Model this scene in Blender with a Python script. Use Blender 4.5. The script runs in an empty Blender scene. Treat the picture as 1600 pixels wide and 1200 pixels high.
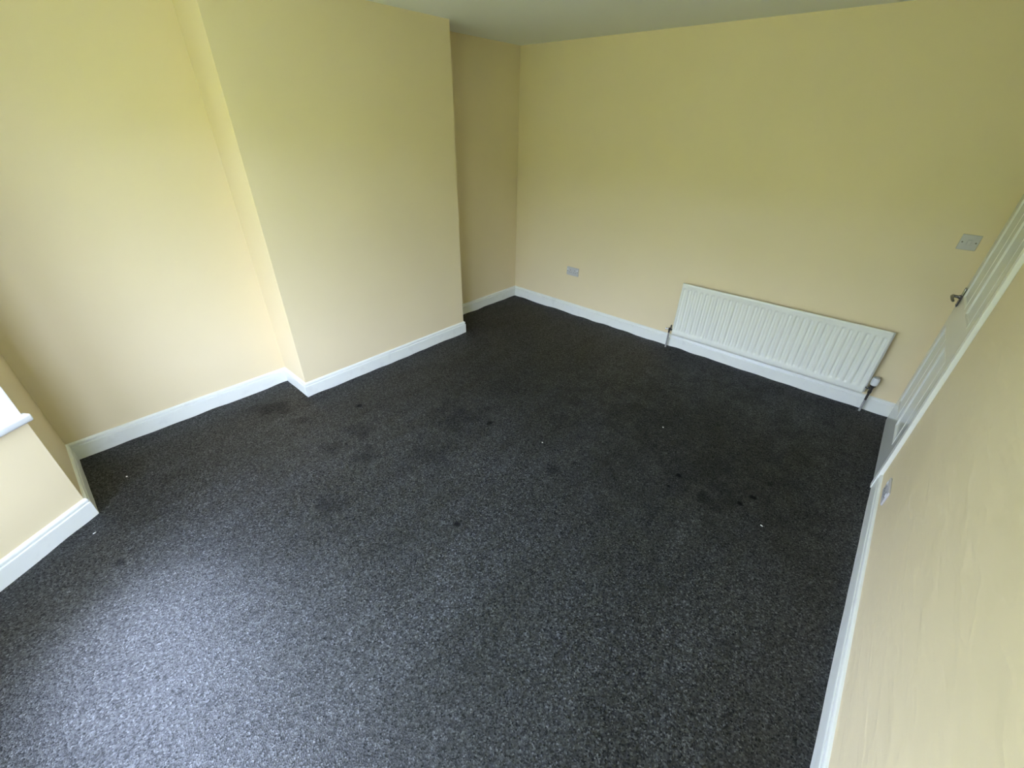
import bpy, bmesh, math, random
from mathutils import Vector, Matrix, noise

random.seed(7)
SC = bpy.context.scene
COL = SC.collection

# ------------------------------------------------------------------ camera
cam_data = bpy.data.cameras.new('camera')
cam = bpy.data.objects.new('camera', cam_data)
COL.objects.link(cam)
cam.location = (3.2455, -3.7386, 1.791)
cam.rotation_mode = 'XYZ'
cam.rotation_euler = (1.0138, -0.0183, 0.7285)
cam_data.sensor_fit = 'HORIZONTAL'
cam_data.sensor_width = 36.0
cam_data.lens = 36.0 * 655.15 / 1600.0
cam_data.clip_start = 0.02
SC.camera = cam

# ------------------------------------------------------------------ sky, exposure
SC.view_settings.view_transform = 'Standard'
SC.view_settings.look = 'None'
SC.view_settings.gamma = 1.0
SC.view_settings.use_curve_mapping = False
SC.view_settings.exposure = 1.68

world = bpy.data.worlds.new('overcast_sky')
SC.world = world
world.use_nodes = True
wn, wl = world.node_tree.nodes, world.node_tree.links
wn.clear()
w_out = wn.new('ShaderNodeOutputWorld')
w_bg = wn.new('ShaderNodeBackground')
w_tc = wn.new('ShaderNodeTexCoord')
w_sep = wn.new('ShaderNodeSeparateXYZ')
w_ramp = wn.new('ShaderNodeValToRGB')          # overcast sky: three times brighter overhead than at the horizon
w_ramp.color_ramp.elements[0].position = 0.0
w_ramp.color_ramp.elements[0].color = (0.332, 0.376, 0.53, 1)
w_ramp.color_ramp.elements[1].position = 1.0
w_ramp.color_ramp.elements[1].color = (0.93, 1.05, 1.50, 1)
wl.new(w_tc.outputs['Generated'], w_sep.inputs[0])
wl.new(w_sep.outputs['Z'], w_ramp.inputs[0])
wl.new(w_ramp.outputs[0], w_bg.inputs['Color'])
w_bg.inputs['Strength'].default_value = 11.0
wl.new(w_bg.outputs[0], w_out.inputs[0])

# ------------------------------------------------------------------ room measures
H = 2.40
W = 3.683
D, YA, YB, YC, S = 0.348, 1.1676, 2.7585, 4.0514, 0.622
TH = 0.10                       # wall thickness
SK = 0.117                      # skirting height
BL = 0.86                       # length of a bay side
SKY_BLOCK = 4.6                      # height of the unseen rise added outside to block low sky
ux, uy = 0.54, -0.8417
B0 = (S, -YC)
B1 = (S + ux * BL, -YC + uy * BL)
B2 = (W - S - ux * BL, B1[1])
B3 = (W - S, -YC)
SILL0, SILL1, HEAD = 0.612, 0.648, 2.10
DOOR_Y0, DOOR_Y1, DOOR_X, DOOR_H = -0.088, -0.918, 3.667, 1.985

# the inner outline of the room, the room on the left hand
PATH = [(W, 0), (0, 0), (0, -YA), (D, -YA), (D, -YB), (0, -YB), (0, -YC), B0, B1, B2, B3, (W, -YC)]
NP = len(PATH)


def offset_vertex(i, t):
    """outline vertex i moved by t into the room with a mitre"""
    p0, p1, p2 = (Vector(PATH[(i - 1) % NP]), Vector(PATH[i % NP]), Vector(PATH[(i + 1) % NP]))
    d1, d2 = (p1 - p0).normalized(), (p2 - p1).normalized()
    n1, n2 = Vector((-d1.y, d1.x)), Vector((-d2.y, d2.x))
    m = n1 + n2
    return p1 + m * (t / (1.0 + n1.dot(n2)))


# ------------------------------------------------------------------ helpers
def link_mesh(name, bm, material, parent=None, smooth=False, angle=None):
    me = bpy.data.meshes.new(name)
    bmesh.ops.recalc_face_normals(bm, faces=bm.faces[:])
    bm.to_mesh(me)
    bm.free()
    for m in (material if isinstance(material, (list, tuple)) else [material]):
        me.materials.append(m)
    if smooth:
        for p in me.polygons:
            p.use_smooth = True
        if angle:
            try:
                me.set_sharp_from_angle(angle=angle)
            except Exception:
                pass
    o = bpy.data.objects.new(name, me)
    COL.objects.link(o)
    if parent:
        o.parent = parent
    return o


def tag(o, label=None, cat=None, group=None, kind=None):
    if label:
        o['label'] = label
    if cat:
        o['category'] = cat
    if group:
        o['group'] = group
    if kind:
        o['kind'] = kind
    return o


def thing(name, label, cat, loc, group=None):
    o = bpy.data.objects.new(name, None)
    o.empty_display_size = 0.05
    COL.objects.link(o)
    o.location = loc
    return tag(o, label, cat, group)


def struct(name, bm, material, label=None, smooth=False, angle=None):
    return tag(link_mesh(name, bm, material, None, smooth, angle), label, None, None, 'structure')


def add_box(bm, x0, x1, y0, y1, z0, z1, bevel=0.0, seg=2, mat=None):
    b = bmesh.new() if bevel else bm
    v = [b.verts.new((x, y, z)) for z in (z0, z1) for y in (y0, y1) for x in (x0, x1)]
    for f in ((0, 2, 3, 1), (4, 5, 7, 6), (0, 1, 5, 4), (2, 6, 7, 3), (0, 4, 6, 2), (1, 3, 7, 5)):
        b.faces.new([v[i] for i in f])
    if bevel:
        bmesh.ops.recalc_face_normals(b, faces=b.faces[:])
        bmesh.ops.bevel(b, geom=b.edges[:], offset=bevel, segments=seg, profile=0.5, affect='EDGES')
        merge(bm, b, mat)
    return bm


def merge(bm, b, mat=None):
    if mat is not None:
        bmesh.ops.transform(b, matrix=mat, verts=b.verts[:])
    me = bpy.data.meshes.new('tmp')
    b.to_mesh(me)
    b.free()
    bm.from_mesh(me)
    bpy.data.meshes.remove(me)


def add_prism(bm, poly, z0, z1):
    lo = [bm.verts.new((p[0], p[1], z0)) for p in poly]
    hi = [bm.verts.new((p[0], p[1], z1)) for p in poly]
    n = len(poly)
    bm.faces.new(lo[::-1])
    bm.faces.new(hi)
    for i in range(n):
        bm.faces.new((lo[i], lo[(i + 1) % n], hi[(i + 1) % n], hi[i]))
    return bm


def add_lathe(bm, profile, base, axis=(0, 0, 1), n=20):
    """profile: (radius, height) pairs turned round axis at base"""
    q = Vector((0, 0, 1)).rotation_difference(Vector(axis).normalized()).to_matrix()
    rings = []
    for r, h in profile:
        if r < 1e-6:
            rings.append([bm.verts.new(Vector(base) + q @ Vector((0, 0, h)))])
        else:
            rings.append([bm.verts.new(Vector(base) + q @ Vector((r * math.cos(2 * math.pi * k / n), r * math.sin(2 * math.pi * k / n), h))) for k in range(n)])
    for a, b in zip(rings, rings[1:]):
        for k in range(n):
            k2 = (k + 1) % n
            if len(a) == 1 and len(b) == 1:
                continue
            if len(a) == 1:
                bm.faces.new((a[0], b[k], b[k2]))
            elif len(b) == 1:
                bm.faces.new((a[k], a[k2], b[0]))
            else:
                bm.faces.new((a[k], a[k2], b[k2], b[k]))
    return bm


def add_tube(bm, pts, r, n=12):
    pts = [Vector(p) for p in pts]
    rad = r if isinstance(r, (list, tuple)) else [r] * len(pts)
    rings, prev = [], None
    for i, p in enumerate(pts):
        t = (pts[min(i + 1, len(pts) - 1)] - pts[max(i - 1, 0)]).normalized()
        a = t.orthogonal().normalized() if prev is None else (prev - t * prev.dot(t)).normalized()
        prev = a
        b = t.cross(a)
        rings.append([bm.verts.new(p + (a * math.cos(2 * math.pi * k / n) + b * math.sin(2 * math.pi * k / n)) * rad[i]) for k in range(n)])
    for a, b in zip(rings, rings[1:]):
        for k in range(n):
            bm.faces.new((a[k], a[(k + 1) % n], b[(k + 1) % n], b[k]))
    bm.faces.new(rings[0][::-1])
    bm.faces.new(rings[-1])
    return bm


# ------------------------------------------------------------------ materials
def new_mat(name, base, rough=0.5, metallic=0.0, spec=None, coat=0.0):
    m = bpy.data.materials.new(name)
    m.use_nodes = True
    b = m.node_tree.nodes['Principled BSDF']
    b.inputs['Base Color'].default_value = (*base, 1)
    b.inputs['Roughness'].default_value = rough
    b.inputs['Metallic'].default_value = metallic
    if spec is not None:
        b.inputs['Specular IOR Level'].default_value = spec
    if coat:
        b.inputs['Coat Weight'].default_value = coat
        b.inputs['Coat Roughness'].default_value = 0.08
    return m


class NT:
    """small node helper"""
    def __init__(self, m):
        self.t = m.node_tree
        self.b = self.t.nodes['Principled BSDF']
        self.tc = self.t.nodes.new('ShaderNodeTexCoord')

    def node(self, kind, **kw):
        n = self.t.nodes.new(kind)
        for k, v in kw.items():
            setattr(n, k, v)
        return n

    def link(self, a, b):
        self.t.links.new(a, b)

    def mapped(self, scale=(1, 1, 1), rot=(0, 0, 0)):
        mp = self.node('ShaderNodeMapping')
        mp.inputs['Scale'].default_value = scale
        mp.inputs['Rotation'].default_value = rot
        self.link(self.tc.outputs['Object'], mp.inputs[0])
        return mp.outputs[0]

    def noise(self, scale, detail=2, vec=None, rough=0.5):
        n = self.node('ShaderNodeTexNoise')
        n.inputs['Scale'].default_value = scale
        n.inputs['Detail'].default_value = detail
        n.inputs['Roughness'].default_value = rough
        self.link(vec if vec is not None else self.tc.outputs['Object'], n.inputs['Vector'])
        return n.outputs['Fac']

    def ramp(self, fac, stops):
        r = self.node('ShaderNodeValToRGB')
        e = r.color_ramp.elements
        while len(e) < len(stops):
            e.new(0.5)
        for el, (p, c) in zip(e, stops):
            el.position = p
            el.color = (*c, 1) if len(c) == 3 else c
        self.link(fac, r.inputs[0])
        return r.outputs[0]

    def mix(self, fac, a, b, blend='MIX'):
        n = self.node('ShaderNodeMix', data_type='RGBA', blend_type=blend)
        for sock, v in ((n.inputs[0], fac), (n.inputs[6], a), (n.inputs[7], b)):
            if isinstance(v, (int, float)):
                sock.default_value = v
            elif isinstance(v, tuple):
                sock.default_value = (*v, 1)
            else:
                self.link(v, sock)
        return n.outputs[2]

    def math(self, op, a, b=0.0, c=None, clamp=False):
        n = self.node('ShaderNodeMath', operation=op, use_clamp=clamp)
        for sock, v in zip(n.inputs, (a, b, c)):
            if v is None:
                continue
            if isinstance(v, (int, float)):
                sock.default_value = v
            else:
                self.link(v, sock)
        return n.outputs[0]

    def bump(self, height, strength, dist, normal=None):
        n = self.node('ShaderNodeBump')
        n.inputs['Strength'].default_value = strength
        n.inputs['Distance'].default_value = dist
        self.link(height, n.inputs['Height'])
        if normal is not None:
            self.link(normal, n.inputs['Normal'])
        return n.outputs[0]


CREAM = (0.845, 0.718, 0.465)


def wall_paint(name, uneven=0.0):
    m = new_mat(name, CREAM, 0.55, spec=0.35)
    t = NT(m)
    blotch = t.noise(1.1, 3)
    col = t.mix(t.ramp(blotch, [(0.35, (0, 0, 0)), (0.7, (1, 1, 1))]), tuple(c * 0.975 for c in CREAM), tuple(min(1, c * 1.02) for c in CREAM))
    t.link(col, t.b.inputs['Base Color'])
    nrm = t.bump(t.noise(260, 2), 0.12, 0.0015)
    if uneven:
        n1 = t.noise(5.0, 3, t.mapped((1, 0.45, 1.6), (0.5, 0, 0)))
        ridge = t.ramp(n1, [(0.40, (0, 0, 0)), (0.52, (1, 1, 1)), (0.60, (0.25, 0.25, 0.25))])
        nrm = t.bump(ridge, uneven, 0.004, nrm)
        nrm = t.bump(t.noise(2.2, 2), uneven, 0.02, nrm)
    t.link(nrm, t.b.inputs['Normal'])
    return m


M_WALL = wall_paint('cream_wall_paint')
M_WALL_R = wall_paint('cream_paint_on_patched_plaster', 0.5)

M_CEIL = new_mat('white_ceiling_paint', (0.88, 0.89, 0.87), 0.7, spec=0.2)
_t = NT(M_CEIL)
_t.link(_t.bump(_t.noise(220, 2), 0.1, 0.0015), _t.b.inputs['Normal'])

M_GLOSS = new_mat('white_gloss_woodwork', (0.85, 0.865, 0.80), 0.28, spec=0.5)
_t = NT(M_GLOSS)
_t.link(_t.bump(_t.noise(28, 3, _t.mapped((1, 1, 6))), 0.05, 0.003), _t.b.inputs['Normal'])
_t.link(_t.mix(_t.ramp(_t.noise(14, 5), [(0.56, (0, 0, 0)), (0.76, (1, 1, 1))]), (0.85, 0.865, 0.80), (0.78, 0.785, 0.73)), _t.b.inputs['Base Color'])

M_DOOR = new_mat('white_gloss_door_paint', (0.76, 0.775, 0.73), 0.16, spec=0.55)
M_RAD = new_mat('white_radiator_enamel', (0.87, 0.88, 0.80), 0.3, spec=0.5)
M_PLATE = new_mat('off_white_plastic_plate', (0.60, 0.585, 0.58), 0.35)
M_WPLASTIC = new_mat('white_plastic', (0.80, 0.81, 0.81), 0.3)
M_UPVC = new_mat('white_upvc', (0.86, 0.87, 0.87), 0.3)
M_SLOT = new_mat('dark_slot', (0.05, 0.048, 0.045), 0.6)
M_SCREW = new_mat('dull_screw_metal', (0.22, 0.20, 0.17), 0.4, 0.9)
M_CHROME = new_mat('chrome', (0.62, 0.62, 0.60), 0.12, 1.0)
M_DARKMETAL = new_mat('tarnished_dark_metal', (0.10, 0.095, 0.085), 0.35, 0.8)
M_HANDLE = new_mat('dark_chrome', (0.16, 0.155, 0.14), 0.22, 1.0)
M_PIPE = new_mat('painted_pipe', (0.36, 0.36, 0.34), 0.35)
M_GREYCAP = new_mat('grey_plastic_cap', (0.42, 0.43, 0.43), 0.4)
M_LINT = new_mat('pale_lint', (0.75, 0.75, 0.72), 0.9)
M_CRUMB = new_mat('dark_crumb', (0.012, 0.011, 0.010), 0.9)

# carpet
M_CARPET = new_mat('charcoal_heather_carpet', (0.05, 0.05, 0.05), 0.9, spec=0.0)
_t = NT(M_CARPET)
vor = _t.node('ShaderNodeTexVoronoi')
vor.inputs['Scale'].default_value = 190
_t.link(_t.tc.outputs['Object'], vor.inputs['Vector'])
sep = _t.node('ShaderNodeSeparateColor')
_t.link(vor.outputs['Color'], sep.inputs[0])
speck = _t.ramp(sep.outputs[0], [(0.0, (0.005, 0.0053, 0.0055)), (0.5, (0.018, 0.0190, 0.0195)), (0.85, (0.039, 0.0410, 0.0420)), (1.0, (0.090, 0.094, 0.097))])
clump = _t.ramp(_t.noise(55, 3), [(0.30, (0.62, 0.62, 0.62)), (0.70, (1.30, 1.30, 1.30))])
col = _t.mix(1.0, speck, clump, 'MULTIPLY')
# traffic wear and pile direction: broad soft patches and streaks across the room
wear = _t.ramp(_t.noise(1.5, 4, _t.mapped((1.0, 0.55, 1), (0, 0, 0.5)), 0.6), [(0.34, (0.70, 0.70, 0.69)), (0.62, (1.12, 1.12, 1.12))])
col = _t.mix(1.0, col, wear, 'MULTIPLY')
streak = _t.ramp(_t.noise(3.2, 3, _t.mapped((3.0, 0.5, 1), (0, 0, 0.12))), [(0.38, (0.84, 0.83, 0.81)), (0.60, (1.05, 1.05, 1.05))])
col = _t.mix(1.0, col, streak, 'MULTIPLY')
# stains, the widest with painted shade in it, with places of their own: x, y, radius, strength
STAINS_AND_SHADE = [(2.79, -1.65, 0.028, 0.95), (2.78, -1.78, 0.018, 0.9), (2.97, -1.74, 0.055, 0.6), (3.13, -1.63, 0.035, 0.95),
          (3.17, -1.53, 0.024, 0.95), (3.20, -1.36, 0.04, 0.6), (0.73, -2.57, 0.03, 0.8), (2.08, -2.80, 0.026, 0.9),
          (1.08, -4.03, 0.03, 0.6), (2.56, -1.50, 0.03, 0.6), (1.59, -2.07, 0.035, 0.8), (2.76, -1.50, 0.05, 0.45),
          (2.85, -1.50, 0.36, 0.45), (2.75, -1.15, 0.95, 0.30), (2.19, -2.15, 0.07, 0.5), (1.40, -2.20, 0.22, 0.42), (2.40, -1.20, 0.34, 0.4),  # the widest patch is soil near the door plus painted shade at the far end
          (1.48, -3.18, 0.09, 0.4), (0.31, -3.04, 0.13, 0.45), (0.60, -2.95, 0.06, 0.3), (1.25, -2.85, 0.10, 0.4), (1.05, -2.95, 0.08, 0.35),
          (1.02, -2.72, 0.13, 0.3), (1.53, -2.55, 0.16, 0.3)]
nz = _t.node('ShaderNodeTexNoise')
nz.inputs['Scale'].default_value = 8
nz.inputs['Detail'].default_value = 4
_t.link(_t.tc.outputs['Object'], nz.inputs['Vector'])
vsub = _t.node('ShaderNodeVectorMath', operation='SUBTRACT')
_t.link(nz.outputs['Color'], vsub.inputs[0])
vsub.inputs[1].default_value = (0.5, 0.5, 0.5)
total = None
for sx_, sy_, rad, st in STAINS_AND_SHADE:
    vm = _t.node('ShaderNodeVectorMath', operation='MULTIPLY_ADD')
    _t.link(vsub.outputs[0], vm.inputs[0])
    vm.inputs[1].default_value = (rad * 2.6, rad * 2.6, 0)
    _t.link(_t.tc.outputs['Object'], vm.inputs[2])
    flat = _t.node('ShaderNodeVectorMath', operation='MULTIPLY')
    _t.link(vm.outputs[0], flat.inputs[0])
    flat.inputs[1].default_value = (1, 1, 0)
    dist = _t.node('ShaderNodeVectorMath', operation='DISTANCE')
    _t.link(flat.outputs[0], dist.inputs[0])
    dist.inputs[1].default_value = (sx_, sy_, 0)
    mr = _t.node('ShaderNodeMapRange', interpolation_type='SMOOTHSTEP')
    _t.link(dist.outputs['Value'], mr.inputs['Value'])
    mr.inputs['From Min'].default_value = rad * 0.25
    mr.inputs['From Max'].default_value = rad * 1.25
    mr.inputs['To Min'].default_value = st
    mr.inputs['To Max'].default_value = 0.0
    total = mr.outputs[0] if total is None else _t.math('MAXIMUM', total, mr.outputs[0])
col = _t.mix(total, col, (0.010, 0.0095, 0.009))
_t.link(col, _t.b.inputs['Base Color'])
hgt = _t.math('ADD', vor.outputs['Distance'], _t.noise(420, 2))
# the brushed pile leans, so its tufts turn their sides to the left
lean = _t.node('ShaderNodeVectorMath', operation='ADD')
geo = _t.node('ShaderNodeNewGeometry')
_t.link(geo.outputs['Normal'], lean.inputs[0])
lean.inputs[1].default_value = (-0.30, -0.16, 0.0)
norm = _t.node('ShaderNodeVectorMath', operation='NORMALIZE')
_t.link(lean.outputs[0], norm.inputs[0])
_t.link(_t.bump(hgt, 0.5, 0.003, norm.outputs[0]), _t.b.inputs['Normal'])
# the shine of the synthetic fibre, tuft by tuft
shine = _t.ramp(sep.outputs[1], [(0.0, (0.25, 0.25, 0.25)), (0.5, (0.6, 0.6, 0.6)), (1.0, (1.0, 1.0, 1.0))])
shine = _t.math('MULTIPLY', shine, _t.math('SUBTRACT', 1.0, total))
_t.link(shine, _t.b.inputs['Coat Weight'])
_t.b.inputs['Coat Roughness'].default_value = 0.36
_t.b.inputs['Coat IOR'].default_value = 1.58
lean2 = _t.node('ShaderNodeVectorMath', operation='ADD')
_t.link(geo.outputs['Normal'], lean2.inputs[0])
lean2.inputs[1].default_value = (0.06, -0.15, 0.0)
norm2 = _t.node('ShaderNodeVectorMath', operation='NORMALIZE')
_t.link(lean2.outputs[0], norm2.inputs[0])
_t.link(_t.bump(hgt, 0.25, 0.003, norm2.outputs[0]), _t.b.inputs['Coat Normal'])

# grass outside, clear glass
M_GRASS = new_mat('lawn', (0.15, 0.20, 0.045), 0.9, spec=0.1)
_t = NT(M_GRASS)
_t.link(_t.ramp(_t.noise(1.5, 6), [(0.3, (0.15, 0.165, 0.035)), (0.7, (0.23, 0.235, 0.06))]), _t.b.inputs['Base Color'])

M_GLASS = bpy.data.materials.new('clear_window_glass')
M_GLASS.use_nodes = True
_n, _l = M_GLASS.node_tree.nodes, M_GLASS.node_tree.links
_n.clear()
_o = _n.new('ShaderNodeOutputMaterial')
_mx = _n.new('ShaderNodeMixShader')
_tr = _n.new('ShaderNodeBsdfTransparent')
_tr.inputs[0].default_value = (0.96, 0.98, 0.97, 1)
_gl = _n.new('ShaderNodeBsdfGlossy')
_gl.inputs['Roughness'].default_value = 0.0
_fr = _n.new('ShaderNodeLayerWeight')
_pw = _n.new('ShaderNodeMath')
_pw.operation = 'POWER'
_pw.inputs[1].default_value = 5.0
_ml = _n.new('ShaderNodeMath')
_ml.operation = 'MULTIPLY_ADD'
_ml.inputs[1].default_value = 0.96
_ml.inputs[2].default_value = 0.04
_l.new(_fr.outputs['Facing'], _pw.inputs[0])
_l.new(_pw.outputs[0], _ml.inputs[0])
_l.new(_ml.outputs[0], _mx.inputs[0])
_l.new(_tr.outputs[0], _mx.inputs[1])
_l.new(_gl.outputs[0], _mx.inputs[2])
_l.new(_mx.outputs[0], _o.inputs[0])

# ------------------------------------------------------------------ window light portals (they only guide the sky's own light)
def bay_frame(A, B):
    A, B = Vector(A), Vector(B)
    d = (B - A).normalized()
    n = Vector((-d.y, d.x))
    return A, B, d, n, (B - A).length


for k, (A, B) in enumerate(((B0, B1), (B1, B2), (B2, B3))):
    A, B, d, n, L = bay_frame(A, B)
    ld = bpy.data.lights.new('window_portal', 'AREA')
    ld.shape = 'RECTANGLE'
    ld.size, ld.size_y = L, HEAD - SILL1
    ld.cycles.is_portal = True
    lo = bpy.data.objects.new('window_portal', ld)
    COL.objects.link(lo)
    mid = (A + B) / 2 - n * 0.14
    lo.location = (mid.x, mid.y, (HEAD + SILL1) / 2)
    lo.rotation_euler = Vector((n.x, n.y, 0)).to_track_quat('-Z', 'Z').to_euler()

# ------------------------------------------------------------------ the setting
Z0 = -0.06


def outline_wall(i, z0=Z0, z1=H, th=TH):
    a, b = Vector(PATH[i]), Vector(PATH[(i + 1) % NP])
    c, d = offset_vertex(i + 1, -th), offset_vertex(i, -th)
    return [a, b, c, d], z0, z1


def wall_bm(*idx, th=TH):
    bm = bmesh.new()
    for i in idx:
        poly, z0, z1 = outline_wall(i, th=th)
        add_prism(bm, poly, z0, z1)
    return bm


struct('wall_far', wall_bm(0), M_WALL, 'cream painted far wall behind the radiator')
struct('wall_alcove_far', wall_bm(1), M_WALL, 'shaded cream wall of the narrow alcove right of the chimney breast')
struct('wall_chimney_breast', wall_bm(2, 3, 4), M_WALL, 'cream chimney breast projecting into the room between two alcoves')
struct('wall_alcove_near', wall_bm(5), M_WALL, 'cream alcove wall left of the chimney breast')

struct('wall_bay_return', wall_bm(6, th=0.2), M_WALL, 'short cream wall return at the start of the bay')
struct('wall_bay_return_right', wall_bm(10, th=0.2), M_WALL, 'short cream wall return beside the bay behind the camera')


def bay_wall(i):
    bm = bmesh.new()
    poly, _, _ = outline_wall(i, th=0.2)
    add_prism(bm, poly, Z0, SILL0)
    poly, _, _ = outline_wall(i, th=0.2)
    add_prism(bm, poly, HEAD, H)
    return bm


struct('wall_bay_left', bay_wall(7), M_WALL, 'cream wall under the left bay window')
struct('wall_bay_front', bay_wall(8), M_WALL, 'cream wall under the front bay window')
struct('wall_bay_right', bay_wall(9), M_WALL, 'cream wall under the right bay window')

bm = bmesh.new()
OP0, OP1, OPH = -0.060, DOOR_Y1 - 0.028, 2.015         # door opening
add_box(bm, W, W + TH, -YC - TH, OP1, Z0, H)
add_box(bm, W, W + TH, OP1, OP0, OPH, H)
add_box(bm, W, W + TH, OP0, TH, Z0, H)
struct('wall_right', bm, M_WALL_R, 'cream right hand wall with uneven patched plaster')

bm = bmesh.new()
add_box(bm, -0.2, W + 0.2, B1[1] - 0.3, 0.2, H, H + 0.12)
struct('ceiling', bm, M_CEIL, 'plain white ceiling')

# fitted carpet: one sheet that laps up unevenly where it meets the skirting
bm = bmesh.new()
gx0, gx1, gy0, gy1, st = -0.02, W + 0.02, B1[1] - 0.02, 0.02, 0.03
nx, ny = int((gx1 - gx0) / st) + 1, int((gy1 - gy0) / st) + 1
segs = [(Vector(PATH[i]), Vector(PATH[(i + 1) % NP])) for i in range(NP)]


def edge_distance(p):
    best = 9.0
    for a, b in segs:
        ab = b - a
        t = max(0.0, min(1.0, (p - a).dot(ab) / ab.length_squared))
        best = min(best, (p - a - ab * t).length)
    return best


grid = []
for j in range(ny + 1):
    row = []
    for i in range(nx + 1):
        x, y = gx0 + (gx1 - gx0) * i / nx, gy0 + (gy1 - gy0) * j / ny
        e = edge_distance(Vector((x, y)))
        z = 0.0
        if e < 0.12:
            z = 0.013 * max(-0.2, noise.noise(Vector((x * 5.5, y * 5.5, 1.7))) + 0.15) * math.exp(-(e / 0.045) ** 2)
        z += 0.0012 * noise.noise(Vector((x * 3, y * 3, 5.0)))
        row.append(bm.verts.new((x, y, z)))
    grid.append(row)
for j in range(ny):
    for i in range(nx):
        bm.faces.new((grid[j][i], grid[j][i + 1], grid[j + 1][i + 1], grid[j + 1][i]))
struct('floor', bm, M_CARPET, 'worn charcoal fitted carpet with dark stains', smooth=True)
bm = bmesh.new()
add_box(bm, -0.3, W + 1.3, B1[1] - 0.3, 0.3, -0.2, -0.03)
struct('floor_slab', bm, M_CEIL, 'floor slab under the carpet')

# unseen lawn outside, raised in place of trees to block the low sky
bm = bmesh.new()
rows = []
for j in range(31):
    y = B1[1] - 0.35 - j * 1.2
    rise = max(0.0, min(1.0, (j - 8) / 6.0))
    row = []
    for i in range(61):
        x = -40 + i * 1.4
        z = -0.5 + rise * (SKY_BLOCK + 1.3 * noise.noise(Vector((x * 0.25, y * 0.25, 2.0))))
        row.append(bm.verts.new((x, y, z)))
    rows.append(row)
for a, b in zip(rows, rows[1:]):
    for i in range(60):
        bm.faces.new((a[i], a[i + 1], b[i + 1], b[i]))
struct('ground', bm, M_GRASS, 'unseen green garden outside the bay with an added rise that blocks low sky', smooth=True)

# skirting
PROFILE = [(0.016, -0.015), (0.016, 0.086), (0.0150, 0.0885), (0.0080, 0.0900), (0.0065, 0.0945), (0.0125, 0.0965),
           (0.0125, 0.1045), (0.0105, 0.1105), (0.0062, 0.1150), (0.0, SK)]


def skirting_bm(i, cut0=None, cut1=None):
    bm = bmesh.new()
    a_end, b_end = [], []
    for t, z in PROFILE + [(0.0, -0.015)]:
        pa, pb = offset_vertex(i, t), offset_vertex(i + 1, t)
        if cut0 is not None:
            pa = cut0(pa)
        if cut1 is not None:
            pb = cut1(pb)
        a_end.append(bm.verts.new((pa.x, pa.y, z)))
        b_end.append(bm.verts.new((pb.x, pb.y, z)))
    n = len(a_end)
    for k in range(n):
        bm.faces.new((a_end[k], a_end[(k + 1) % n], b_end[(k + 1) % n], b_end[k]))
    bm.faces.new(a_end)
    bm.faces.new(b_end[::-1])
    return bm


struct('baseboard_far', skirting_bm(0, cut0=lambda p: Vector((W - 0.0005, p.y))), M_GLOSS, 'white moulded skirting below the radiator')
struct('baseboard_alcove_far', skirting_bm(1), M_GLOSS, 'white skirting in the narrow shaded alcove')
struct('baseboard_breast_far', skirting_bm(2), M_GLOSS, 'white skirting on the hidden side of the chimney breast')
struct('baseboard_breast_front', skirting_bm(3), M_GLOSS, 'white moulded skirting along the front of the chimney breast')
struct('baseboard_breast_near', skirting_bm(4), M_GLOSS, 'short white skirting on the near side of the chimney breast')
struct('baseboard_alcove_near', skirting_bm(5), M_GLOSS, 'white moulded skirting in the alcove left of the chimney breast')
struct('baseboard_bay_return', skirting_bm(6), M_GLOSS, 'short white skirting on the return beside the bay')
struct('baseboard_bay_left', skirting_bm(7), M_GLOSS, 'white moulded skirting under the left bay window')
struct('baseboard_bay_front', skirting_bm(8), M_GLOSS, 'white skirting under the front bay window')
struct('baseboard_bay_right', skirting_bm(9), M_GLOSS, 'white skirting under the right bay window')
struct('baseboard_bay_return_right', skirting_bm(10), M_GLOSS, 'short white skirting right of the bay')
ARCH_Y = DOOR_Y1 - 0.066
struct('baseboard_right', skirting_bm(11, cut1=lambda p: Vector((p.x, ARCH_Y))), M_GLOSS, 'white skirting along the right hand wall')

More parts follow.
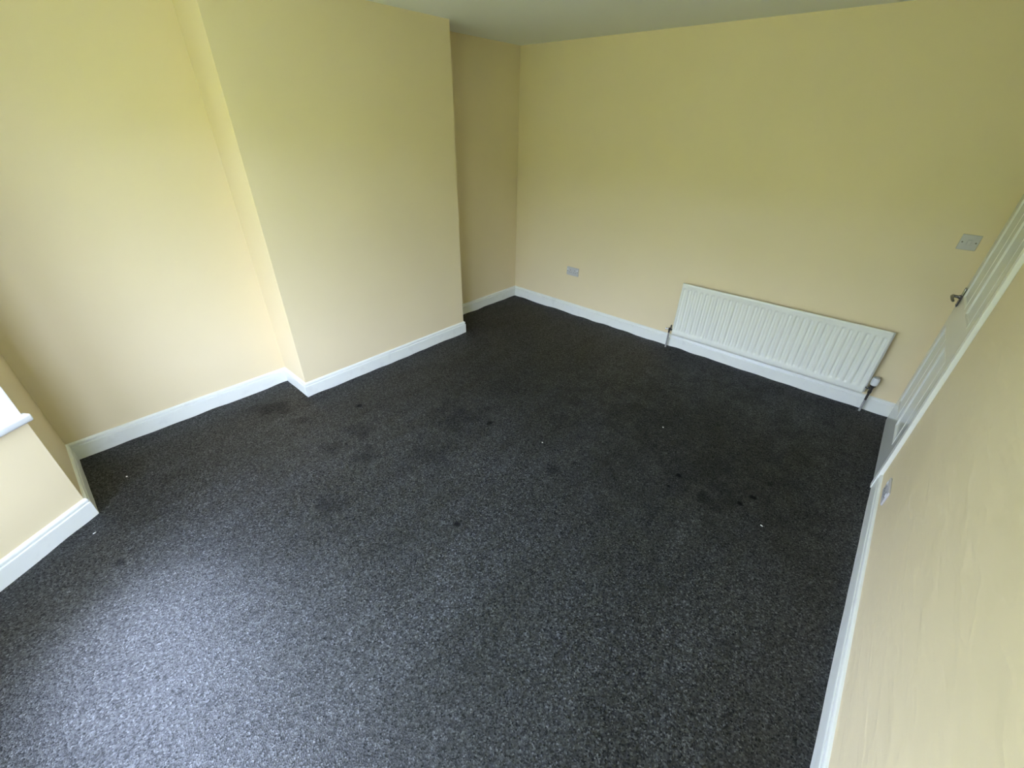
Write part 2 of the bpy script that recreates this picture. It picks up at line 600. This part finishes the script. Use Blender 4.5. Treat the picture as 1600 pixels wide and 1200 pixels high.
# bay windows: a frame with casement rails, panes and a sill board
for k, (A, B) in enumerate(((B0, B1), (B1, B2), (B2, B3))):
    A, B, d, n, L = bay_frame(A, B)
    rot = Matrix(((d.x, n.x, 0, A.x), (d.y, n.y, 0, A.y), (0, 0, 1, 0), (0, 0, 0, 1)))   # local x along the wall, y into the room

    def put(bm):
        bmesh.ops.transform(bm, matrix=rot, verts=bm.verts[:])
        return bm

    fr = bmesh.new()
    y0, y1, f = -0.175, -0.10, 0.065
    L0, L1 = (0.055 if k == 0 else 0.015), (L - 0.055 if k == 2 else L - 0.015)
    for (x0, x1, z0, z1) in ((L0, L0 + f, SILL1, HEAD), (L1 - f, L1, SILL1, HEAD), (L0 + f, L1 - f, SILL1, SILL1 + f), (L0 + f, L1 - f, HEAD - f, HEAD), (L0 + f, L1 - f, 1.72, 1.72 + f)):
        add_box(fr, x0, x1, y0, y1, z0, z1, 0.006, 2)
    mull = [L / 2] if k == 1 else []
    for xm in mull:
        add_box(fr, xm - f / 2, xm + f / 2, y0, y1, SILL1 + f, 1.72, 0.006, 2)
    w = struct('window_%d' % (k + 1), put(fr), M_UPVC, ('white plastic window in the left side of the bay', 'white plastic window in the front of the bay', 'white plastic window in the right side of the bay')[k])
    xs = [L0 + f] + sum([[xm - f / 2, xm + f / 2] for xm in mull], []) + [L1 - f]
    for q in range(0, len(xs), 2):
        pb = bmesh.new()
        add_box(pb, xs[q], xs[q + 1], -0.140, -0.136, SILL1 + f, 1.72)
        link_mesh('pane', put(pb), M_GLASS, w)
    pb = bmesh.new()
    add_box(pb, L0 + f, L1 - f, -0.140, -0.136, 1.72 + f, HEAD - f)
    link_mesh('pane', put(pb), M_GLASS, w)
    sb = bmesh.new()
    e0 = -0.018 if k == 0 else 0.03
    e1 = L + 0.018 if k == 2 else L - 0.03
    add_box(sb, e0, e1, -0.02, 0.028, SILL0, SILL1, 0.009, 3)
    add_box(sb, max(e0, 0.0), min(e1, L), -0.19, -0.0195, SILL0, SILL1)
    link_mesh('window_sill', put(sb), M_UPVC, w, smooth=True, angle=math.radians(40))

    # white reveal boards lining the opening at the room corners
    if k != 1:
        vi, s_ = (7, 1) if k == 0 else (10, -1)
        c0, c1 = offset_vertex(vi, 0.0005), offset_vertex(vi, -0.105)
        off = d * (0.006 * s_)
        rb = bmesh.new()
        add_prism(rb, [c0, c1, c1 + off, c0 + off], SILL1 - 0.001, HEAD)
        link_mesh('reveal_board', rb, M_UPVC, w)
# posts at the two outer corners of the bay
bm = bmesh.new()
for vi, (A, B), (E_, F_) in ((8, (B0, B1), (B1, B2)), (9, (B1, B2), (B2, B3))):
    n1, n2, p = bay_frame(A, B)[3], bay_frame(E_, F_)[3], Vector(PATH[vi])
    d1, d2 = bay_frame(A, B)[2], bay_frame(E_, F_)[2]
    add_prism(bm, [p - d1 * 0.03, p, p + d2 * 0.03, p + d2 * 0.03 - n2 * 0.19, offset_vertex(vi, -0.19), p - d1 * 0.03 - n1 * 0.19], SILL1, HEAD)
struct('trim_3', bm, M_UPVC, 'white posts at the corners of the bay')

# ------------------------------------------------------------------ door, lining, architrave
bm = bmesh.new()
xa, xb = DOOR_X, DOOR_X + 0.04
stile = 0.105
mid0 = (DOOR_Y0 + DOOR_Y1) / 2
RAILS = [(0.012, 0.225), (0.785, 0.965), (DOOR_H - 0.115, DOOR_H)]
add_box(bm, xa, xb, DOOR_Y1, DOOR_Y1 + stile, 0.012, DOOR_H)
add_box(bm, xa, xb, DOOR_Y0 - stile, DOOR_Y0, 0.012, DOOR_H)
for z0, z1 in RAILS:
    add_box(bm, xa, xb, DOOR_Y1 + stile, DOOR_Y0 - stile, z0, z1)
for z0, z1 in ((0.225, 0.785), (0.965, DOOR_H - 0.115)):
    add_box(bm, xa, xb, mid0 - 0.052, mid0 + 0.052, z0, z1)
door = struct('door_1', bm, M_DOOR, 'white gloss panelled door at the far end of the right wall')


def rect_ring(bm, loops):
    """nested rectangles (y0, y1, z0, z1, x) bridged in turn, the last one filled"""
    prev = None
    for y0, y1, z0, z1, x in loops:
        ring = [bm.verts.new((x, y, z)) for y, z in ((y0, z0), (y1, z0), (y1, z1), (y0, z1))]
        if prev:
            for q in range(4):
                bm.faces.new((prev[q], prev[(q + 1) % 4], ring[(q + 1) % 4], ring[q]))
        prev = ring
    bm.faces.new(prev)


for z0, z1 in ((0.225, 0.785), (0.965, DOOR_H - 0.115)):
    for y0, y1 in ((DOOR_Y1 + stile, mid0 - 0.052), (mid0 + 0.052, DOOR_Y0 - stile)):
        pb = bmesh.new()
        lp = []
        for ins, dx in ((0.0, 0.0), (0.003, -0.0025), (0.007, -0.0025), (0.011, 0.004), (0.014, 0.006), (0.016, 0.006)):
            lp.append((y0 + ins, y1 - ins, z0 + ins, z1 - ins, xa + dx))
        rect_ring(pb, lp)
        add_box(pb, xa + 0.016, xb - 0.004, y0, y1, z0, z1)
        link_mesh('panel', pb, M_DOOR, door)

# lever handle with a slim backplate
hy, hz = DOOR_Y0 - 0.050, 0.953
hb = bmesh.new()
add_box(hb, xa - 0.0085, xa, hy - 0.019, hy + 0.019, hz - 0.056, hz + 0.056, 0.003, 2)
handle = link_mesh('door_handle', hb, M_HANDLE, door, smooth=True, angle=math.radians(40))
handle['label'] = 'chrome lever handle on a slim backplate'
lv = bmesh.new()
add_lathe(lv, [(0.0, 0.0), (0.012, 0.0), (0.012, 0.006), (0.0085, 0.010), (0.008, 0.038), (0.0, 0.039)], (xa - 0.008, hy, hz), (-1, 0, 0), 16)
add_tube(lv, [(xa - 0.040, hy + 0.008, hz), (xa - 0.044, hy - 0.01, hz), (xa - 0.044, hy - 0.05, hz - 0.002), (xa - 0.042, hy - 0.085, hz - 0.004), (xa - 0.039, hy - 0.105, hz - 0.004)],
         [0.008, 0.0088, 0.0078, 0.0072, 0.0062], 12)
link_mesh('lever', lv, M_HANDLE, handle, smooth=True, angle=math.radians(50))
for zz in (hz - 0.047, hz + 0.047):
    sb = bmesh.new()
    add_lathe(sb, [(0.0036, 0.0), (0.0034, 0.0012), (0.0, 0.0016)], (xa - 0.0085, hy, zz), (-1, 0, 0), 12)
    link_mesh('screw', sb, M_HANDLE, handle)

# lining and stop (trim_1), architrave round the opening (trim_2)
bm = bmesh.new()
add_box(bm, W - 0.012, W + TH, DOOR_Y0 + 0.003, OP0, 0.0, OPH)
add_box(bm, W - 0.012, W + TH, OP1, DOOR_Y1 - 0.003, 0.0, OPH)
add_box(bm, W - 0.012, W + TH, DOOR_Y1 - 0.003, DOOR_Y0 + 0.003, DOOR_H + 0.003, OPH)
add_box(bm, xb + 0.002, W + TH, DOOR_Y0 - 0.015, DOOR_Y0 + 0.003, 0.0, DOOR_H)
add_box(bm, xb + 0.002, W + TH, DOOR_Y1 - 0.003, DOOR_Y1 + 0.015, 0.0, DOOR_H)
struct('trim_1', bm, M_DOOR, 'white door lining')
bm = bmesh.new()
ax0 = 3.6625
add_box(bm, ax0, W, ARCH_Y, OP1 + 0.014, 0.0, OPH + 0.055, 0.003, 2)
add_box(bm, ax0, W, OP1 + 0.0135, -0.001, OPH - 0.012, OPH + 0.055, 0.003, 2)
struct('trim_2', bm, M_GLOSS, 'white architrave round the door')
bm = bmesh.new()
add_box(bm, W + TH, W + TH + 0.9, -1.6, 0.3, H - 0.02, H + 0.1)
add_box(bm, W + TH + 0.9, W + TH + 1.0, -1.6, 0.3, Z0, H)
add_box(bm, W + TH, W + TH + 0.9, -1.6, -1.5, Z0, H)
add_box(bm, W + TH, W + TH + 0.9, 0.2, 0.3, Z0, H)
struct('wall_hall', bm, M_WALL, 'walls of the hall beyond the closed door')

# ------------------------------------------------------------------ radiator
RX0, RX1, RZ0, RZ1 = 2.003, 3.470, 0.150, 0.634
RF = -0.078                                     # front plane
rad = thing('radiator', 'long low white ribbed panel radiator on the far wall', 'radiator', (2.74, 0.0, RZ0))
R_OFF = Vector((2.74, 0.0, RZ0))


def local(bm, off):
    bmesh.ops.translate(bm, verts=bm.verts[:], vec=-Vector(off))
    return bm


NG, PITCH = 30, 0.0487
GX0 = (RX0 + RX1) / 2 - PITCH * (NG - 1) / 2
GT, GB = RZ1 - 0.042, RZ0 + 0.046               # groove ends
bm = bmesh.new()
xs = [RX0, RX0 + 0.004]
for g in range(NG):
    c = GX0 + g * PITCH
    xs += [c - 0.0165, c - 0.0115, c - 0.0070, c, c + 0.0070, c + 0.0115, c + 0.0165]
xs += [RX1 - 0.004, RX1]
zs = [RZ0, RZ0 + 0.004, RZ0 + 0.018, GB - 0.006, GB + 0.002, GB + 0.008, GB + 0.016, GB + 0.05, (GB + GT) / 2, GT - 0.05, GT - 0.016, GT - 0.008, GT - 0.002, GT + 0.006, RZ1 - 0.014, RZ1 - 0.004, RZ1]
G_DEPTH = 0.011


def smooth01(t):
    t = max(0.0, min(1.0, t))
    return t * t * (3 - 2 * t)


def rad_y(x, z):
    g = round((x - GX0) / PITCH)
    g = max(0, min(NG - 1, g))
    dx = abs(x - (GX0 + g * PITCH))
    across = 1 - smooth01((dx - 0.0070) / 0.0085)
    along = smooth01((z - (GB - 0.006)) / 0.022) * smooth01(((GT + 0.006) - z) / 0.022)
    y = RF + G_DEPTH * across * along
    edge = min(z - RZ0, RZ1 - z, (x - RX0), (RX1 - x))
    if edge < 0.003:
        y += 0.004
    return y


rows = []
for z in zs:
    rows.append([bm.verts.new((x, rad_y(x, z), z)) for x in xs])
for a, b in zip(rows, rows[1:]):
    for i in range(len(xs) - 1):
        bm.faces.new((a[i], a[i + 1], b[i + 1], b[i]))
# turned edge of the pressed sheet
border = rows[0] + [r[-1] for r in rows[1:]] + rows[-1][-2::-1] + [r[0] for r in rows[-2:0:-1]]
back = [bm.verts.new((v.co.x, RF + 0.013, v.co.z)) for v in border]
for i in range(len(border)):
    j = (i + 1) % len(border)
    bm.faces.new((border[i], border[j], back[j], back[i]))
local(bm, R_OFF)
link_mesh('front_panel', bm, M_RAD, rad, smooth=True, angle=math.radians(50))
bm = bmesh.new()
add_box(bm, RX0 + 0.003, RX1 + 0.008, RF + 0.0175, RF + 0.0305, RZ0 - 0.001, RZ1 - 0.004, 0.003, 2)
link_mesh('back_panel', local(bm, R_OFF), M_RAD, rad, smooth=True, angle=math.radians(40))
bm = bmesh.new()                                  # welded seam between the two sheets
add_box(bm, RX0 + 0.008, RX1 - 0.006, RF + 0.010, RF + 0.020, RZ0 + 0.006, RZ1 - 0.010)
link_mesh('seam', local(bm, R_OFF), M_RAD, rad)
for bx in (RX0 + 0.16, RX1 - 0.16):
    bm = bmesh.new()
    add_box(bm, bx - 0.02, bx + 0.02, -0.006, -0.0005, RZ0 + 0.03, RZ1 - 0.05)
    add_box(bm, bx - 0.02, bx - 0.016, RF + 0.030, -0.005, RZ0 + 0.04, RZ0 + 0.09)
    add_box(bm, bx - 0.02, bx - 0.016, RF + 0.030, -0.005, RZ1 - 0.12, RZ1 - 0.07)
    link_mesh('bracket', local(bm, R_OFF), M_RAD, rad)

VY = -0.058
# lockshield valve on the left, with a drain nub
vx, vz = 1.972, 0.183
bm = bmesh.new()
add_lathe(bm, [(0.0, -0.032), (0.0085, -0.032), (0.0085, -0.016), (0.0095, -0.014), (0.0095, 0.012), (0.007, 0.014), (0.0, 0.014)], (vx, VY, vz), (0, 0, 1), 14)
add_lathe(bm, [(0.0, 0.0), (0.008, 0.0), (0.008, 0.010), (0.0105, 0.011), (0.0105, 0.020), (0.007, 0.021), (0.007, RX0 + 0.008 - vx)], (vx, VY, vz), (1, 0, 0), 6)
v1 = link_mesh('lockshield_valve', local(bm, R_OFF), M_DARKMETAL, rad, smooth=True, angle=math.radians(35))
v1['label'] = 'tarnished metal valve at the left end'
bm = bmesh.new()
add_lathe(bm, [(0.0065, 0.012), (0.006, 0.042), (0.0045, 0.046), (0.0, 0.047)], (vx + 0.010, VY, vz), (0, 0, 1), 12)
link_mesh('spindle', local(bm, R_OFF), M_DARKMETAL, v1, smooth=True, angle=math.radians(40))
bm = bmesh.new()
add_lathe(bm, [(0.0055, 0.006), (0.0055, 0.026), (0.0095, 0.026), (0.0095, 0.034), (0.0, 0.035)], (vx, VY, vz), (-1, -0.1, 0), 12)
link_mesh('drain_nub', local(bm, R_OFF), M_CHROME, v1, smooth=True, angle=math.radians(40))
bm = bmesh.new()
add_tube(bm, [(vx, VY, vz - 0.03), (vx, VY, 0.09), (vx, VY, -0.01)], 0.0075, 12)
link_mesh('pipe', local(bm, R_OFF), M_PIPE, v1, smooth=True, angle=math.radians(40))

# thermostatic valve on the right
tx, tz = 3.506, 0.197
bm = bmesh.new()
add_lathe(bm, [(0.0, -0.040), (0.009, -0.040), (0.0115, -0.036), (0.0115, -0.018), (0.0095, -0.016), (0.0105, 0.010), (0.013, 0.012), (0.013, 0.022), (0.0, 0.022)], (tx, VY, tz), (0, 0, 1), 14)
v2 = link_mesh('thermostatic_valve', local(bm, R_OFF), M_DARKMETAL, rad, smooth=True, angle=math.radians(35))
v2['label'] = 'valve with a white plastic head at the right end'
bm = bmesh.new()
add_lathe(bm, [(0.0, 0.004), (0.009, 0.004), (0.009, 0.014), (0.0125, 0.015), (0.0125, 0.026), (0.008, 0.027), (0.008, tx - RX1 + 0.008)], (tx, VY, tz), (-1, 0, 0), 6)
link_mesh('union_nut', local(bm, R_OFF), M_CHROME, v2)
bm = bmesh.new()
add_lathe(bm, [(0.0, 0.020), (0.0175, 0.020), (0.019, 0.023), (0.019, 0.031), (0.0, 0.031)], (tx, VY, tz), (0, 0, 1), 24)
link_mesh('collar', local(bm, R_OFF), M_DARKMETAL, v2, smooth=True, angle=math.radians(40))
bm = bmesh.new()
hp = [(0.0, 0.030), (0.018, 0.030), (0.0215, 0.036), (0.022, 0.070), (0.0215, 0.083), (0.0195, 0.088), (0.0, 0.0885)]
add_lathe(bm, hp, (tx, VY, tz), (0, 0, 1), 24)
for k in range(12):                                # grip ribs
    a = 2 * math.pi * k / 12
    add_tube(bm, [(tx + 0.0215 * math.cos(a), VY + 0.0215 * math.sin(a), tz + 0.042), (tx + 0.0215 * math.cos(a), VY + 0.0215 * math.sin(a), tz + 0.078)], 0.0016, 6)
link_mesh('valve_head', local(bm, R_OFF), M_WPLASTIC, v2, smooth=True, angle=math.radians(40))
bm = bmesh.new()
add_lathe(bm, [(0.0165, 0.0875), (0.0165, 0.0925), (0.015, 0.0945), (0.0, 0.095)], (tx, VY, tz), (0, 0, 1), 24)
link_mesh('head_cap', local(bm, R_OFF), M_GREYCAP, v2, smooth=True, angle=math.radians(40))
bm = bmesh.new()
add_tube(bm, [(tx, VY, tz - 0.038), (tx, VY, 0.10)], 0.0078, 12)
link_mesh('pipe', local(bm, R_OFF), M_DARKMETAL, v2, smooth=True, angle=math.radians(40))
bm = bmesh.new()
add_tube(bm, [(tx, VY, 0.10), (tx, VY, -0.01)], 0.0075, 12)
link_mesh('pipe', local(bm, R_OFF), M_PIPE, v2, smooth=True, angle=math.radians(40))


# ------------------------------------------------------------------ electrical plates
# built facing -y on a wall at y = 0, then turned
def plate_parts(root, w, h, kind):
    bm = bmesh.new()
    add_box(bm, -w / 2, w / 2, -0.0095, -0.0005, -h / 2, h / 2, 0.0025, 3)
    link_mesh('face_plate', bm, M_PLATE, root, smooth=True, angle=math.radians(40))
    if kind == 'socket':
        for cx in (-0.033, 0.033):
            s = 1 if cx > 0 else -1
            rb = bmesh.new()
            v = [(cx + s * 0.026 - 0.006, cx + s * 0.026 + 0.006)]
            add_box(rb, v[0][0], v[0][1], -0.0125, -0.009, 0.006, 0.026, 0.001, 2)
            link_mesh('rocker', rb, M_WPLASTIC, root)
            for (px, pz, pw, ph) in ((cx - s * 0.006, 0.012, 0.0045, 0.009), (cx - s * 0.017, -0.011, 0.008, 0.0045), (cx + s * 0.005, -0.011, 0.008, 0.0045)):
                sb = bmesh.new()
                add_box(sb, px - pw / 2, px + pw / 2, -0.0099, -0.0092, pz - ph / 2, pz + ph / 2)
                link_mesh('pin_slot', sb, M_SLOT, root)
        screws = (-0.060, 0.060)
    else:
        rb = bmesh.new()                              # the rocker tilts on its middle
        ang = Matrix.Rotation(math.radians(5), 4, 'X')
        b2 = bmesh.new()
        add_box(b2, -0.0085, 0.0085, -0.006, 0.0, -0.0145, 0.0145, 0.0012, 2)
        merge(rb, b2, Matrix.Translation((0, -0.0075, 0)) @ ang)
        link_mesh('rocker', rb, M_PLATE, root)
        bz = bmesh.new()
        add_box(bz, -0.0115, 0.0115, -0.0105, -0.009, -0.0175, 0.0175, 0.0006, 1)
        link_mesh('rocker_surround', bz, M_PLATE, root)
        screws = (-0.0302, 0.0302)
    for sx_ in screws:
        sb = bmesh.new()
        add_lathe(sb, [(0.0042, 0.009), (0.0040, 0.0102), (0.0, 0.0106)], (sx_, 0, 0), (0, -1, 0), 14)
        link_mesh('screw', sb, M_SCREW, root)


s1 = thing('wall_socket', 'off white double socket low on the far wall left of the radiator', 'socket', (0.810, 0, 0.464))
plate_parts(s1, 0.146, 0.086, 'socket')
sw = thing('light_switch', 'off white single light switch on the far wall above the radiator end', 'switch', (3.577, 0, 1.236))
plate_parts(sw, 0.086, 0.086, 'switch')
s2 = thing('wall_socket', 'off white double socket low on the right wall near the door architrave', 'socket', (W, -1.302, 0.225))
s2.rotation_euler = (0, 0, -math.pi / 2)
plate_parts(s2, 0.146, 0.086, 'socket')


# ------------------------------------------------------------------ bits lying on the carpet
def crumb(name, label, cat, x, y, size, material, stretch):
    bm = bmesh.new()
    bmesh.ops.create_icosphere(bm, subdivisions=2, radius=1.0)
    seed = x * 31 + y * 17
    for v in bm.verts:
        k = 1 + 0.5 * noise.noise(v.co * 1.8 + Vector((seed, 0, 0)))
        v.co = Vector((v.co.x * size * stretch * k, v.co.y * size * k, (v.co.z + 0.7) * size * 0.5 * k))
    o = link_mesh(name, bm, material, smooth=True)
    o.location = (x, y, 0.0005)
    o.rotation_euler = (0, 0, seed)
    return tag(o, label, cat)


crumb('lint_fluff', 'small white sliver of lint beside the bay skirting corner', 'lint', 0.774, -4.075, 0.0026, M_LINT, 2.8)
crumb('lint_fluff', 'tiny white speck of lint in the near alcove shade', 'lint', 0.405, -3.877, 0.0045, M_LINT, 1.2)
crumb('lint_fluff', 'white fleck of lint on the dark carpet near the right wall', 'lint', 3.266, -1.723, 0.0040, M_LINT, 1.8)
crumb('lint_fluff', 'pale speck of lint on the carpet in front of the radiator', 'lint', 2.507, -1.273, 0.0042, M_LINT, 1.3)
crumb('lint_fluff', 'buff crumb of lint in the middle of the carpet', 'lint', 1.990, -1.980, 0.0036, M_LINT, 1.3)
